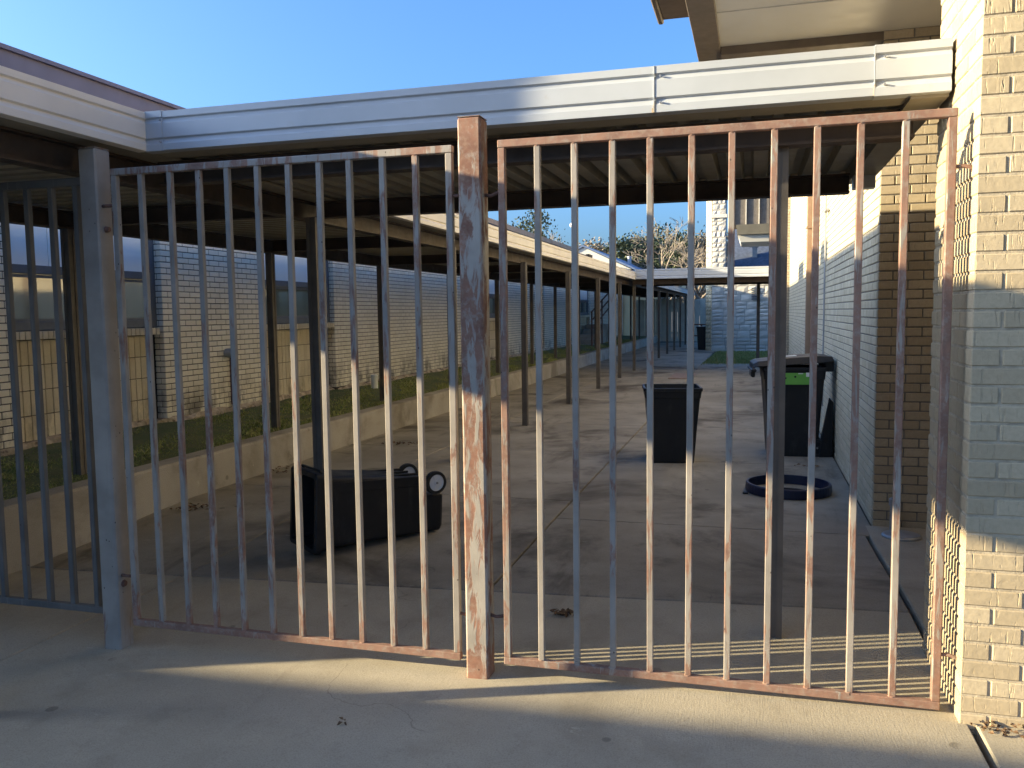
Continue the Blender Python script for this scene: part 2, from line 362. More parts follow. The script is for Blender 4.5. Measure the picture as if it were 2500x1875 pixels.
# ------------------------------------------------------------------ bricks
CAMP = Vector((0, 0, CAMZ)); _bc = {}
def brick_mesh(L, H, D, mat, ch=.0035, key='brick'):
    q = (round(L, 3), round(H, 3), round(D, 3), mat.name)
    if q not in _bc: _bc[q] = MB().box(-L/2, L/2, 0, D, 0, H).mesh(key, ch); _bc[q].materials.append(mat)
    return _bc[q]
def place_bricks(lst, parent, mat, name, limit, vis=lambda p: True, jit=.001, rest='brickwork'):
    # lst: (pos at front plane bottom centre, L, H, D, rotz)
    lst = sorted(lst, key=lambda b: (0 if vis(b[0]) else 1, (b[0]-CAMP).length))
    for p, L, H, D, rz in lst[:limit]:
        me = brick_mesh(L, H, D, mat); o = bpy.data.objects.new(name, me); col.objects.link(o); o.parent = parent
        nrm = Vector((math.sin(rz), -math.cos(rz), 0))
        o.location = p + nrm*random.uniform(-jit, jit); o.rotation_euler = (random.uniform(-.004,.004), random.uniform(-.003,.003), rz)
    if len(lst) > limit:
        V, F = [], []; c = .004
        for p, L, H, D, rz in lst[limit:]:
            b = len(V); cs, sn = math.cos(rz), math.sin(rz); d = random.uniform(-jit, jit)
            for y, e in ((D, 0), (c+d, 0), (d, c)):
                for x, z in ((-L/2+e, e), (L/2-e, e), (L/2-e, H-e), (-L/2+e, H-e)):
                    V.append((p.x+x*cs-y*sn, p.y+x*sn+y*cs, p.z+z))
            for i in range(4):
                j = (i+1) % 4
                F += [(b+i, b+j, b+4+j, b+4+i), (b+4+i, b+4+j, b+8+j, b+8+i)]
            F.append((b+8, b+9, b+10, b+11))
        me = bpy.data.meshes.new(rest); me.from_pydata(V, [], F)
        o = link(me, rest, mat, parent); o['kind'] = 'stuff'
CH, BL, BH, JT = .0677, .194, .0585, .0092
def running(p0, rz, ulen, z0, z1, D=.06, off=0., L=BL, first_half=0):
    """bricks of a wall face: p0 is the start at z=0, u runs along local +x turned by rz"""
    out = []; u = Vector((math.cos(rz), math.sin(rz), 0)); k = 0; z = z0
    while z+BH <= z1+.001:
        s = -((k+first_half) % 2)*(L+JT)/2 + off*0
        while s < ulen:
            a, b = max(s, 0), min(s+L, ulen)
            if b-a > .02: out.append((p0+u*((a+b)/2)+Vector((0,0,z)), b-a, BH, D, rz))
            s += L+JT
        z += CH; k += 1
    return out

# ---- gate pillar at the right, faces X=PX and Y=PY
PX, PY, PB = .755, 3.36, 4.08
pil = thing('brick_pillar', 'tall cream brick pillar that the right gate is hung beside', 'pillar', (PX, PY, 0))
put(MB().box(PX+.0045, 2.9, PY+.0045, PB-.0045, -.1, 3.56).build('mortar', MT['mortar_p']), pil)
pil_b = []; z = -.03; k = 0
while z < 3.5:
    if k % 2 == 0:
        x = PX
        pil_b.append((Vector((x+BL/2, PY, z)), BL, BH, .092, 0)); x += BL+JT
        while x < 1.25: pil_b.append((Vector((x+BL/2, PY, z)), BL, BH, .06, 0)); x += BL+JT
        y = PY+.092+JT
    else:
        pil_b.append((Vector((PX, PY+BL/2, z)), BL, BH, .092, -math.pi/2))
        x = PX+.092+JT
        while x < 1.25: pil_b.append((Vector((x+BL/2, PY, z)), BL, BH, .06, 0)); x += BL+JT
        y = PY+BL+JT
    while y < PB-.03:
        L = min(BL, PB-y); pil_b.append((Vector((PX, y+L/2, z)), L, BH, .06, -math.pi/2)); y += BL+JT
    z += CH; k += 1
pil_b = [(b[0]-Vector(pil.location), *b[1:]) for b in pil_b]
_s = CAMP.copy(); CAMP -= Vector(pil.location)
place_bricks(pil_b, pil, MT['brick_p'], 'brick', 300, lambda p: p.z < 3.1 and p.x < .42)
CAMP = _s
put(MB().box(PX+.14, 2.9, PY-.012, PY-.002, gz(.9,3.3)-.03, gz(.9,3.3)+.0).build('base_joint', MT['mortar_r']), pil)

# ---- right-hand building: recess wall, long wall, pilaster
WX, RY = .87, 6.65
rb = thing('cream_brick_building', 'cream brick building with a long side wall along the right of the corridor', 'building', (WX, RY, 0))
def rpart(mb, name, m, **k): return put(mb.build(name, MT[m], **k), rb)
rpart(MB().box(WX+.007, 9, RY+.007, 23.4, -.3, 5.6), 'wall_core', 'mortar_r')
rpart(MB().box(2.9, 9, 3.4, RY+.01, -.3, 3.5), 'wing_wall', 'brick_o')
off = Vector(rb.location)
long_b = running(Vector((WX, 22.4, 0)), -math.pi/2, 22.4-(RY+.07), -.02, 5.55)
rec_b = running(Vector((WX, RY, 0)), 0, 2.0, -.02, 3.6)
CAMP -= off
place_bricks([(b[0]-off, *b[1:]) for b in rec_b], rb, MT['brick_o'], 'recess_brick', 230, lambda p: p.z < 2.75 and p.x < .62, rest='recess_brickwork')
place_bricks([(b[0]-off, *b[1:]) for b in long_b], rb, MT['brick_r'], 'brick', 300, lambda p: p.z < 2.75 and p.y > .3)
pl_b = running(Vector((.745, 22.4, 0)), 0, .125, -.02, 5.5, first_half=0)
rpart(MB().box(.752, .88, 22.407, 23.4, -.2, 5.6), 'pilaster', 'mortar_r')
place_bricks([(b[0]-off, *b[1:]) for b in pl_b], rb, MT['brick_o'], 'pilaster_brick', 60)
CAMP += off
# porch roof overhead: soffit, fascias, upper tier
rpart(MB().box(-.255, 2.9, -3, 6.66, 3.56, 3.60), 'soffit', 'soffit')
for y in (5.9, 5.1, 4.3, 3.5): rpart(MB().box(-.25, 2.9, y, y+.012, 3.553, 3.561), 'soffit_rib', 'soffit')
rpart(MB().box(-.43, -.255, -3, 7.05, 3.53, 3.86), 'side_fascia', 'brown', bevel=.004)
rpart(MB().box(-.255, 2.9, 6.662, 6.9, 3.50, 3.86), 'end_fascia', 'brown', bevel=.004)
rpart(MB().box(-.70, 2.9, -3, 6.86, 3.862, 4.02), 'roof_tier', 'brown', bevel=.006)
rpart(MB().box(-.745, -.70, -3, 6.93, 3.85, 4.08), 'gutter', 'brown', bevel=.01)
# downspout, conduit and cleanout
d = MB().box(WX-.085, WX-.012, 13.9, 14.02, .05, 3.9); rpart(d, 'downspout', 'pipe_b', bevel=.008)
for z in (.6, 2.85): rpart(MB().box(WX-.092, WX-.005, 13.87, 14.05, z, z+.03), 'downspout_strap', 'pipe_b')
rpart(MB().tube([(WX-.03, 11.1, .4), (WX-.03, 11.1, 3.4)], .011, 6), 'conduit', 'steel')
rpart(MB().box(WX-.05, WX-.01, 10.85, 11.12, 2.78, 2.80), 'conduit_bracket', 'steel')

# ------------------------------------------------------------------ left-hand school building
LX, LB = -6.60, -6.74
sb = thing('pale_brick_school', 'long pale brick school building with window bays behind the lawn on the left', 'building', (LX, 1.9, 0))
off = Vector(sb.location)
def lpart(mb, name, m, parent=sb, **k):
    o = mb.build(name, MT[m], **k)
    if parent is sb: return put(o, sb)
    o.parent = parent; return o
piers = [(2.04, 6.28), (8.36, 10.40), (12.56, 21.0), (22.75, 26.3), (27.1, 33.1), (35.2, 44.5)]
bays = [(6.28, 8.36), (10.40, 12.56), (21.0, 22.75), (33.1, 35.2)]
Z0, Z1 = .42, 2.86
core = MB().box(-22, LB-.007, 2.05, 44.4, -.3, 3.95)
for a, b in piers: core.box(LB-.02, LX-.007, a+.007, b-.007, .2, 3.9)
core.box(LB-.02, LX-.10, 26.2, 27.2, .2, 3.9)
lpart(core, 'wall_core', 'mortar_l')
lb = []
for a, b in piers:
    lb += running(Vector((LX, a, 0)), math.pi/2, b-a, Z0, Z1)
    if a > 3:
        for q in range(int((Z1-Z0)/CH)):
            z = Z0+q*CH; w = .128 if q % 2 else .062
            lb.append((Vector((LX-.004-w/2, a-.002, z)), w, BH, .05, 0))
            if q % 2 == 0: lb.append((Vector((LX-.075-.03, a-.002, z)), .06, BH, .05, 0))
CAMP -= off
place_bricks([(b[0]-off, *b[1:]) for b in lb], sb, MT['brick_l'], 'brick', 300, lambda p: p.y > 3.5 and p.z < 2.6)
sold, rowl = [], []
for a, b in bays:
    x = a+.004
    while x+.095 < b:
        z = Z0
        while z+.19 < 1.42:
            sold.append((Vector((LB+.005, x+.0475, z)), .084, .238, .03, math.pi/2)); z += .2455
        x += .0915
    x = a+.004
    while x+.06 < b: rowl.append((Vector((LX-.005, x+.03, 1.405)), .058, .078, .13, math.pi/2)); x += .0675
place_bricks([(b[0]-off, *b[1:]) for b in sold], sb, MT['soldier'], 'stacked_brick', 240, rest='stacked_brickwork')
place_bricks([(b[0]-off, *b[1:]) for b in rowl], sb, MT['soldier'], 'sill_brick', 70, rest='sill_brickwork')
CAMP += off
for a, b in bays:
    fr = MB(); x0, x1 = LB+.005, LB+.055
    for z in (1.49, 2.035, 2.86): fr.box(x0, x1, a+.05, b-.05, z, z+.085)
    for y in (a+.005, b-.085): fr.box(x0-.002, x1+.003, y, y+.08, 1.488, 2.95)
    mid = (a+b)/2
    fr.box(x0, x1-.008, mid-.03, mid+.03, 1.5, 2.1)
    w = lpart(fr, 'window', 'wframe', bevel=.004)
    for p, q in ((a+.08, mid-.03), (mid+.03, b-.08)):
        lpart(MB().box(x0+.012, x0+.018, p, q, 1.57, 2.04), 'pane', 'glass', w)
        sash = MB()
        for zz in (1.572, 2.00): sash.box(x0+.02, x0+.034, p+.001, q-.001, zz, zz+.03)
        for yy in (p+.001, q-.031): sash.box(x0+.019, x0+.033, yy, yy+.03, 1.573, 2.031)
        lpart(sash, 'sash', 'wframe', w)
    nn = 4; ww = (b-a-.17)/nn
    for i in range(nn):
        lpart(MB().box(x0+.012, x0+.026, a+.085+ww*i+.004, a+.085+ww*(i+1)-.004, 2.12, 2.86), 'upper_panel', 'bluepanel', w)
# rough footing
ft = MB(); ny = 260
prof = [(0,.20),(.06,.22),(.085,.33),(.05,.40),(.012,.425),(-.05,.43)]
ft.loft([[(LX-.01+px*random.uniform(.5,1.5)-(.10 if any(a < 1.9+42.5*i/ny < b for a, b in bays) else 0), 1.9+42.5*i/ny, pz+random.uniform(-.022,.022)) for px, pz in prof] for i in range(ny+1)], closed=False, caps=False)
lpart(ft, 'footing', 'footing')
lpart(MB().box(LX-.30, LX-.02, 2.03, 11.2, 2.9, 4.06).box(LX-.34, LX+.02, 2.02, 11.2, 4.06, 4.10), 'near_parapet', 'parapet_d')  # near stretch of parapet, coloured darker and more purple than the rest
pp = [11.2]
while pp[-1] < 30: pp.append(pp[-1]+2.6)
for a, b in zip(pp, pp[1:]): lpart(MB().box(LX-.30, LX-.02, a+.006, b-.006, 2.9, 4.08), 'parapet_panel', 'parapet_t')
lpart(MB().box(-10.0, -9.4, 8.0, 9.0, 3.9, 5.08), 'roof_unit', 'steel', bevel=.01)
lpart(MB().box(-10.0, -9.4, 13.1, 14.8, 3.9, 5.1), 'roof_hatch', 'steel', bevel=.01)
# wall vent and pipe with runoff stain
vt = MB().lathe([(0,0),(.055,0),(.06,.02),(.06,.13),(.05,.15),(0,.15)], 16, (LX, 9.55, 1.13), 'x'); lpart(vt, 'vent_hood', 'steel', smooth=False)
lpart(MB().box(LX+.001, LX+.03, 9.62, 9.66, .45, 1.1), 'drain_pipe', 'hinge')
lpart(MB().box(LX-.09, LX-.02, 26.35, 26.5, .4, 2.9), 'downspout', 'wframe')
tag(MB().lathe([(0,.33),(.058,.33),(.058,.55),(.062,.553),(.062,.585),(.05,.595),(0,.595)], 20, (-6.15, 13.05, 0)).build('capped_pipe', MT['pipe_w'], smooth=False),
    'short white capped pipe standing in the lawn by the brick wall', 'pipe')

# ------------------------------------------------------------------ covered walks
FZ0, FZ1 = 2.455, 2.655
FP = [(0.,1.),(.012,.985),(.012,.83),(0.,.80),(.0,.78),(.012,.69),(.012,.33),(0.,.30),(.0,.28),(.012,.17),(.012,.01),(.008,0.),(-.05,0.),(-.05,.03),(-.01,.03),(-.01,.97),(-.2,.99),(-.2,1.)]
def fascia(a, b, nrm, z0=FZ0, z1=FZ1):
    a, b, n_ = Vector(a), Vector(b), Vector(nrm); N = 12 if (b-a).length > 3 else 2
    rings = []
    for i in range(N+1):
        p = a.lerp(b, i/N); w = random.uniform(-.0015, .0015) if 0 < i < N else 0
        rings.append([Vector((p.x, p.y, 0))+n_*(d+w)+Vector((0,0,z0+(z1-z0)*t)) for d, t in FP])
    return MB().loft(rings, True, True)
def ibeam(x0, x1, y0, y1, z0, z1, along):
    m = MB(); t = .012; wv = .03
    if along == 'x':
        m.box(x0, x1, y0, y1, z1-t, z1); m.box(x0, x1, y0, y1, z0, z0+t); yc = (y0+y1)/2; m.box(x0, x1, yc-.006, yc+.006, z0+t, z1-t)
    else:
        m.box(x0, x1, y0, y1, z1-t, z1); m.box(x0, x1, y0, y1, z0, z0+t); xc = (x0+x1)/2; m.box(xc-.006, xc+.006, y0, y1, z0+t, z1-t)
    return m
def deck(x0, x1, y0, y1, z, along, pitch=.152):
    m = MB(); prof = []; s = x0 if along == 'y' else y0; e = x1 if along == 'y' else y1
    while s < e:
        for d, h in ((0,0),(.062,0),(.076,.054),(.122,.054),(.136,0)): prof.append((s+d, z+h))
        s += pitch
    prof = [p for p in prof if p[0] <= e]
    r0 = [((p, y0, h) if along == 'y' else (x0, p, h)) for p, h in prof]; r1 = [((p, y1, h) if along == 'y' else (x1, p, h)) for p, h in prof]
    m.loft([r0, r1], False, False)
    return m
CX0, CX1 = -5.90, -3.03
YS = [2.66+2.965*i for i in range(15)]
lc = thing('walkway_canopy', 'long flat covered walk with bounce-tinted cream fascia and steel posts along the left side', 'canopy', (CX1, 2.66, 0))
def cpart(mb, name, m, root=lc, **k): return put(mb.build(name, MT[m], **k), root)
cpart(fascia((CX1, -2.5, 0), (CX1, 3.77, 0), (1,0,0)), 'fascia', 'fascia_warm')
cpart(fascia((CX1, 6.22, 0), (CX1, 22.6, 0), (1,0,0)), 'fascia', 'fascia_warm')
cpart(fascia((CX1, 25.1, 0), (CX1, 46.5, 0), (1,0,0), 2.42, 2.60), 'fascia', 'fascia')
cpart(fascia((CX0, -2.5, 0), (CX0, 46.5, 0), (-1,0,0)), 'fascia', 'fascia_warm')
cpart(deck(CX0+.01, CX1-.01, -2.45, 46.4, 2.475, 'x'), 'roof_deck', 'deck')
cpart(MB().box(CX0+.02, CX1-.02, -2.45, 46.4, 2.535, 2.64), 'roof_top', 'roofing')
cpart(MB().box(CX1-.20, CX1-.012, -2.4, 46.3, 2.458, 2.470), 'eave_soffit', 'deck')
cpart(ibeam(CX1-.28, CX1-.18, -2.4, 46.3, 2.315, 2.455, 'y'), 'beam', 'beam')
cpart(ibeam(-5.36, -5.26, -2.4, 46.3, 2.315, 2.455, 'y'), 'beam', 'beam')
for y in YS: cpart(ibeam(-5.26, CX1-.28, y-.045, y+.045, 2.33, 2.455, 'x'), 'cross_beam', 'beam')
def hpost(x, y, z0, z1, s=.076, root=lc):
    m = MB(); h = s/2; pts = []
    pr = [(-h,-h),(-.3*h,-h),(-.3*h,-h+.006),(.3*h,-h+.006),(.3*h,-h),(h,-h),(h,-.3*h),(h-.006,-.3*h),(h-.006,.3*h),(h,.3*h),(h,h),(-h,h),(-h,.3*h),(-h+.006,.3*h),(-h+.006,-.3*h),(-h,-.3*h)]
    m.loft([[(x+a, y+b, z0) for a, b in pr], [(x+a, y+b, z1) for a, b in pr]])
    o = cpart(m, 'post', 'cpost', root)
    return o
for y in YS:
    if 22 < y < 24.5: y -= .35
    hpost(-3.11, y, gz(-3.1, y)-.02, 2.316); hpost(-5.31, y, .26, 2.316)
cable = MB().tube([(CX1-.03, 9+i*.9, FZ1+.02+.006*math.sin(i*1.7)) for i in range(9)], .009, 6)
cpart(cable, 'roof_cable', 'black'); cpart(MB().box(CX1-.07, CX1-.0, 16.1, 16.45, FZ1+.003, FZ1+.06), 'cable_box', 'black', bevel=.008)

nc = thing('gate_canopy', 'short flat canopy with white ribbed fascia spanning above the gates', 'canopy', (.1, 4.14, 0))
NYF, NYB = 3.77, 6.20
f1 = cpart(fascia((CX1, NYF, 0), (-.42, NYF, 0), (0,-1,0)), 'fascia', 'fascia', nc)
f2 = cpart(fascia((-.424, NYF-.0015, 0), (.50, NYF-.0015, 0), (0,-1,0)), 'fascia', 'fascia', nc)
f3 = cpart(fascia((.46, NYF-.004, 0), (.742, NYF-.004, 0), (0,-1,0), FZ0-.003, FZ1+.003), 'end_cap', 'fascia', nc)
f4 = cpart(fascia((CX1-.0, NYF-.004, 0), (CX1+.11, NYF-.004, 0), (0,-1,0), FZ0-.003, FZ1+.003), 'end_cap', 'fascia', nc)
cpart(fascia((CX1, NYB+.01, 0), (.742, NYB+.01, 0), (0,1,0)), 'fascia', 'fascia_warm', nc)
cpart(deck(CX1, .74, NYF+.015, NYB, 2.475, 'y'), 'roof_deck', 'deck', nc)
cpart(MB().box(CX1, .735, NYF+.02, NYB, 2.535, 2.64), 'roof_top', 'roofing', nc)
cpart(MB().box(CX1, .74, NYF+.012, NYF+.20, 2.457, 2.469), 'eave_soffit', 'deck', nc)
cpart(MB().box(.60, .74, NYF+.02, NYB, 2.44, 2.474), 'side_soffit', 'deck', nc)
for y in (4.09, 5.85):
    cpart(ibeam(CX1-.15, .66 if y < 5 else .58, y-.05, y+.05, 2.335, 2.457, 'x'), 'beam', 'beam', nc)
cpart(MB().box(.60, .73, 5.8, 5.9, 2.36, 2.44), 'bracket', 'fascia', nc)
hpost(.108, 4.14, gz(.1, 4.1)-.02, 2.336, .08, nc)
hpost(-3.11, 6.05, -.02, 2.336, .07, nc) if False else None
for x, z in ((-.395, 2.607), (-.395, 2.497), (.497, 2.607), (.497, 2.497), (CX1+.10, 2.607), (CX1+.10, 2.497)):
    cpart(MB().lathe([(0,-.014),(.004,-.014),(.0045,0),(0,0)], 10, (x, NYF-.012, z), 'y'), 'screw', 'screw', nc)
for x_ in (-.4225, .4585):
    cpart(MB().box(x_, x_+.0025, NYF-.0165, NYF-.004, 2.459, 2.652), 'seam', 'fascia', nc)
    cpart(MB().box(x_-.002, x_+.006, NYF-.0155, NYF-.012, 2.457, 2.50).box(x_-.008, x_+.014, NYF-.0135, NYF-.012, 2.4565, 2.475), 'rust_stain', 'seam', nc)

fc = thing('far_canopy', 'distant cross canopy with white fascia joining the covered walk to the right wall', 'canopy', (.15, 22.6, 0))
cpart(fascia((CX1, 22.6, 0), (.735, 22.6, 0), (0,-1,0), 2.46, 2.72), 'fascia', 'fascia', fc)
cpart(deck(CX1, .73, 22.62, 25.1, 2.5, 'y'), 'roof_deck', 'deck', fc)
cpart(MB().box(CX1, .73, 22.63, 25.1, 2.55, 2.69), 'roof_top', 'roofing', fc)
for y in (22.9, 24.8): cpart(ibeam(CX1-.1, .70, y-.05, y+.05, 2.33, 2.50, 'x'), 'beam', 'beam', fc)
hpost(.14, 24.8, -.02, 2.34, .09, fc); hpost(.66, 24.8, -.02, 2.34, .09, fc)

# ------------------------------------------------------------------ gates, posts, fence panel
GY = 3.425; BW = .0255
def gate(name, label, x0, x1, zb, zt, m, mr, group, flip):
    t = thing(name, label, 'gate', ((x0+x1)/2, GY, zb), group)
    n = 12; h = .032; pitch = (x1-x0-BW)/(n-1); dx = (x0+x1)/2
    L = x1-x0
    MB().box(-L/2, L/2, 0, .032, zt-zb-h, zt-zb).build('top_rail', MT[mr], t, .003)
    MB().box(-L/2, L/2, 0, .032, 0, h).build('bottom_rail', MT[mr], t, .003)
    bm_ = MB().box(-BW/2, BW/2, .003, .003+BW, h, zt-zb-h).mesh('bar', .0025); bm_.materials.append(MT[m])
    st = MB().box(-.015, .015, .001, .031, h, zt-zb-h).mesh('stile', .003); st.materials.append(MT[mr if not flip else m])
    wb = bmesh.new(); bmesh.ops.create_icosphere(wb, subdivisions=2, radius=.013)
    wm = bpy.data.meshes.new('weld'); wb.to_mesh(wm); wb.free(); wm.materials.append(MT[mr])
    for i in range(n):
        x = x0+BW/2+pitch*i-dx
        e = i in (0, n-1)
        o = link(st if e else bm_, 'stile' if e else 'bar', None, t, (x if not e else (x0+.016-dx if i == 0 else x1-.016-dx), 0, 0))
        if not e:
            o.rotation_euler = (0, random.uniform(-.0028,.0028), 0)
            for z in (h, zt-zb-h):
                w = link(wm, 'weld', None, o, (0, .012, z)); w.scale = (1.25, .9, .55)
    return t
gr = gate('bar_gate', 'rusty steel bar gate hanging between the center post and the brick pillar', -1.031, .702, .070, 2.318, 'gate_r', 'rail', 'steel bar gates', False)
gl = gate('bar_gate', 'gray steel bar gate hanging between the left post and the center post', -2.968, -1.232, .066, 2.312, 'gate_l', 'rail_l', 'steel bar gates', True)
for z in (.215, 2.04):
    put(MB().tube([(.690, GY+.016, z+.07), (.725, GY+.014, z+.072), (.752, GY+.012, z+.066), (.765, GY+.02, z+.045)], .0075, 8).build('hinge', MT['rail'], None, 0, True), gr)
    put(MB().tube([(-1.102, 3.46, z+.06), (-1.07, 3.455, z+.055), (-1.02, GY+.016, z+.07)], .0075, 8).build('hinge', MT['hinge'], None, 0, True), gr)
    put(MB().tube([(-1.197, 3.44, z+.06), (-1.222, 3.44, z+.06), (-1.245, GY+.016, z+.063)], .0075, 8).build('hinge', MT['hinge'], None, 0, True), gl)
    put(MB().tube([(-3.034, 3.44, z+.10), (-3.0, 3.436, z+.10), (-2.96, GY+.016, z+.10)], .008, 8).build('hinge', MT['hinge'], None, 0, True), gl)
def sqpost(name, label, x0, y0, zt, m, s=.1016):
    zb = gz(x0, y0)-.06; t = thing(name, label, 'post', (x0+s/2, y0+s/2, zb), 'square steel gate posts')
    MB().box(-s/2, s/2, -s/2, s/2, 0, zt-zb-.004).build('tube', MT[m], t, .008)
    MB().box(-s/2+.001, s/2-.001, -s/2+.001, s/2-.001, zt-zb-.0035, zt-zb).build('cap', MT['rail'], t, .0012)
    return t
sqpost('steel_post', 'square steel post with peeling gray paint and rust between the two gates', -1.199, 3.405, 2.421, 'post_c')
lp = sqpost('steel_post', 'gray square steel post at the left end of the gates', -3.132, 3.405, 2.418, 'post_l')
put(MB().lathe([(0,0),(.016,0),(.012,.02),(0,.022)], 10, (-3.032, 3.455, 2.03), 'x').build('bolt_stub', MT['hinge']), lp)
put(MB().lathe([(0,0),(.02,0),(.014,.012),(0,.014)], 10, (-3.032, 3.45, .27), 'x').build('bolt_stub', MT['hinge']), lp)
pn = thing('bar_fence', 'shade-darkened gray fixed bar panel left of the left gate post', 'fence panel', (-4.0, 3.46, .095))
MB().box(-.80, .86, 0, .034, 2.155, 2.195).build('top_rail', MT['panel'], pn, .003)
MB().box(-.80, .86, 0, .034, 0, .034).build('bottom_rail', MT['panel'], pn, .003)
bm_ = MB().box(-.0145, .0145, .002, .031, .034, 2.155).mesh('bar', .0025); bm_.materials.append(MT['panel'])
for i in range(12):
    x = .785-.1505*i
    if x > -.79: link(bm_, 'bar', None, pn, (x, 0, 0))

# ------------------------------------------------------------------ wheeled bins
def bin_body(w0, d0, w1, d1, H, rim=.03, wall=.008, notch=True):
    def rr(w, d, z, r=.035, n=3):
        pts = []
        for cx, cy, a0 in ((w/2-r, -d/2+r, -90), (w/2-r, d/2-r, 0), (-w/2+r, d/2-r, 90), (-w/2+r, -d/2+r, 180)):
            for i in range(n+1): a = R(a0+90*i/n); pts.append((cx+r*math.cos(a), cy+r*math.sin(a), z))
        return pts
    m = MB()
    L = lambda t: (w0+(w1-w0)*t, d0+(d1-d0)*t)
    rings = [rr(*L(0), 0, .02), rr(w0+.012, d0+.012, .02), rr(*L(.5), H*.5), rr(*L(.86), H*.86)]
    wt, dt = L(.86)
    rings += [rr(wt+.014, dt+.014, H*.87), rr(w1+.012, d1+.012, H-.035), rr(w1+rim, d1+rim, H-.033), rr(w1+rim, d1+rim, H-.004), rr(w1+rim-.006, d1+rim-.006, H),
              rr(w1-2*wall, d1-2*wall, H), rr(w0, d0, .03)]
    m.loft(rings, True, True)
    return m
def wheel(parent, x, y, z, r, side, mhub):
    w = MB().lathe([(r*.72,-.022),(r*.96,-.022),(r,-.012),(r,.012),(r*.96,.022),(r*.72,.022)], 28, (0,0,0), 'x').build('wheel', MT['tyre'], parent, loc=(x, y, z))
    hb = MB().lathe([(0,-.012),(r*.76,-.012),(r*.76,.014),(r*.70,.020),(r*.66,.010),(r*.2,.012),(r*.18,.024),(0,.024)] if side > 0 else [(0,.012),(r*.76,.012),(r*.76,-.014),(r*.70,-.020),(r*.66,-.010),(r*.2,-.012),(r*.18,-.024),(0,-.024)], 28, (0,0,0), 'x')
    h = hb.build('hub', MT[mhub], w)
    for i in range(5):
        a = 2*math.pi*i/5+.4; rbm = MB(); c, s_ = math.cos(a), math.sin(a)
        p = [(r*.2, -.006), (r*.66, -.004), (r*.66, .004), (r*.2, .006)]
        rbm.frustum([(side*.009, q*c-t*s_, q*s_+t*c) for q, t in p], [(side*.016, q*c-t*s_, q*s_+t*c) for q, t in p]).build('spoke', MT[mhub], w)
    MB().lathe([(0,0),(r*.1,0),(r*.1,.008),(0,.008)] if side > 0 else [(0,0),(r*.1,0),(r*.1,-.008),(0,-.008)], 12, (side*.023,0,0), 'x').build('axle_cap', MT['steel'], w)
    return w
# overturned bin: lies on its front, mouth towards the left
b1 = thing('wheeled_bin', 'black wheeled bin lying on its side with white wheel hubs in the air', 'trash bin', (-2.52, 5.32, .0), 'wheeled bins')
def rr2(w, y0, y1, z, r=.03, n=3):
    pts = []
    for cx, cy, a0 in ((w/2-r, y0+r, -90), (w/2-r, y1-r, 0), (-w/2+r, y1-r, 90), (-w/2+r, y0+r, 180)):
        for i in range(n+1): a = R(a0+90*i/n); pts.append((cx+r*math.cos(a), cy+r*math.sin(a), z))
    return pts
b1m = MB(); YT = lambda t: (-.22-.03*t, .18+.07*t)
b1m.loft([rr2(.34, -.20, .055, 0, .02), rr2(.365, -.222, .065, .02), rr2(.37, -.224, .07, .165), rr2(.37, -.224, .185, .175), rr2(.385, *YT(.5), .5), rr2(.395, *YT(.88), .89),
          rr2(.415, -.258, .255, .90), rr2(.42, -.26, .262, .975), rr2(.45, -.275, .275, .978), rr2(.45, -.275, .275, 1.012), rr2(.44, -.27, .27, 1.02), rr2(.385, -.24, .24, 1.02), rr2(.33, -.19, .15, .2)])
b1m.build('body', MT['bin'], b1)
MB().tube([(-.20,.145,.085),(.20,.145,.085)], .012, 8).build('axle_bar', MT['steel'], b1)
for s in (-1, 1): wheel(b1, s*.205, .145, .085, .085, s, 'hub')
MB().tube([(-.15,.262,.955),(-.15,.282,.962),(.15,.282,.962),(.15,.262,.955)], .009, 8).build('handle', MT['bin'], b1, smooth=True)
for s in (-1, 1): MB().box(s*.193-.005, s*.193+.005, .13, .20, .19, .88).build('side_rib', MT['bin'], b1, .003)
MB().box(-.12, .12, -.262, -.258, .905, .935).build('grip_label', MT['steel'], b1)
for x in (-.12, 0., .12): MB().box(x-.008, x+.008, .196, .212, .2, .86).build('back_rib', MT['bin'], b1, .003)
uu = Vector((-.61, -.79, 0)).normalized(); ww = Vector((.79, -.61, 0)).normalized()
mm = Matrix((ww, Vector((0,0,1)), uu)).transposed().to_4x4()
b1.matrix_world = Matrix.Translation((-2.342, 5.90, .222)) @ mm @ Matrix.Rotation(R(-2.9), 4, 'X')
# open upright bin
b2 = thing('wheeled_bin', 'black lidless wheeled bin standing upright in the middle of the corridor', 'trash bin', (-.835, 9.16, gz(-.8,9.1)), 'wheeled bins')
bin_body(.44, .44, .58, .54, .80, .03).build('body', MT['bin'], b2)
for s in (-1, 1): wheel(b2, s*.20, .22, .085, .085, s, 'bin')
MB().tube([(-.2,.26,.77),(-.2,.30,.775),(.2,.30,.775),(.2,.26,.77)], .012, 8).build('handle', MT['bin'], b2, smooth=True)
b2.rotation_euler = (0, 0, R(9))
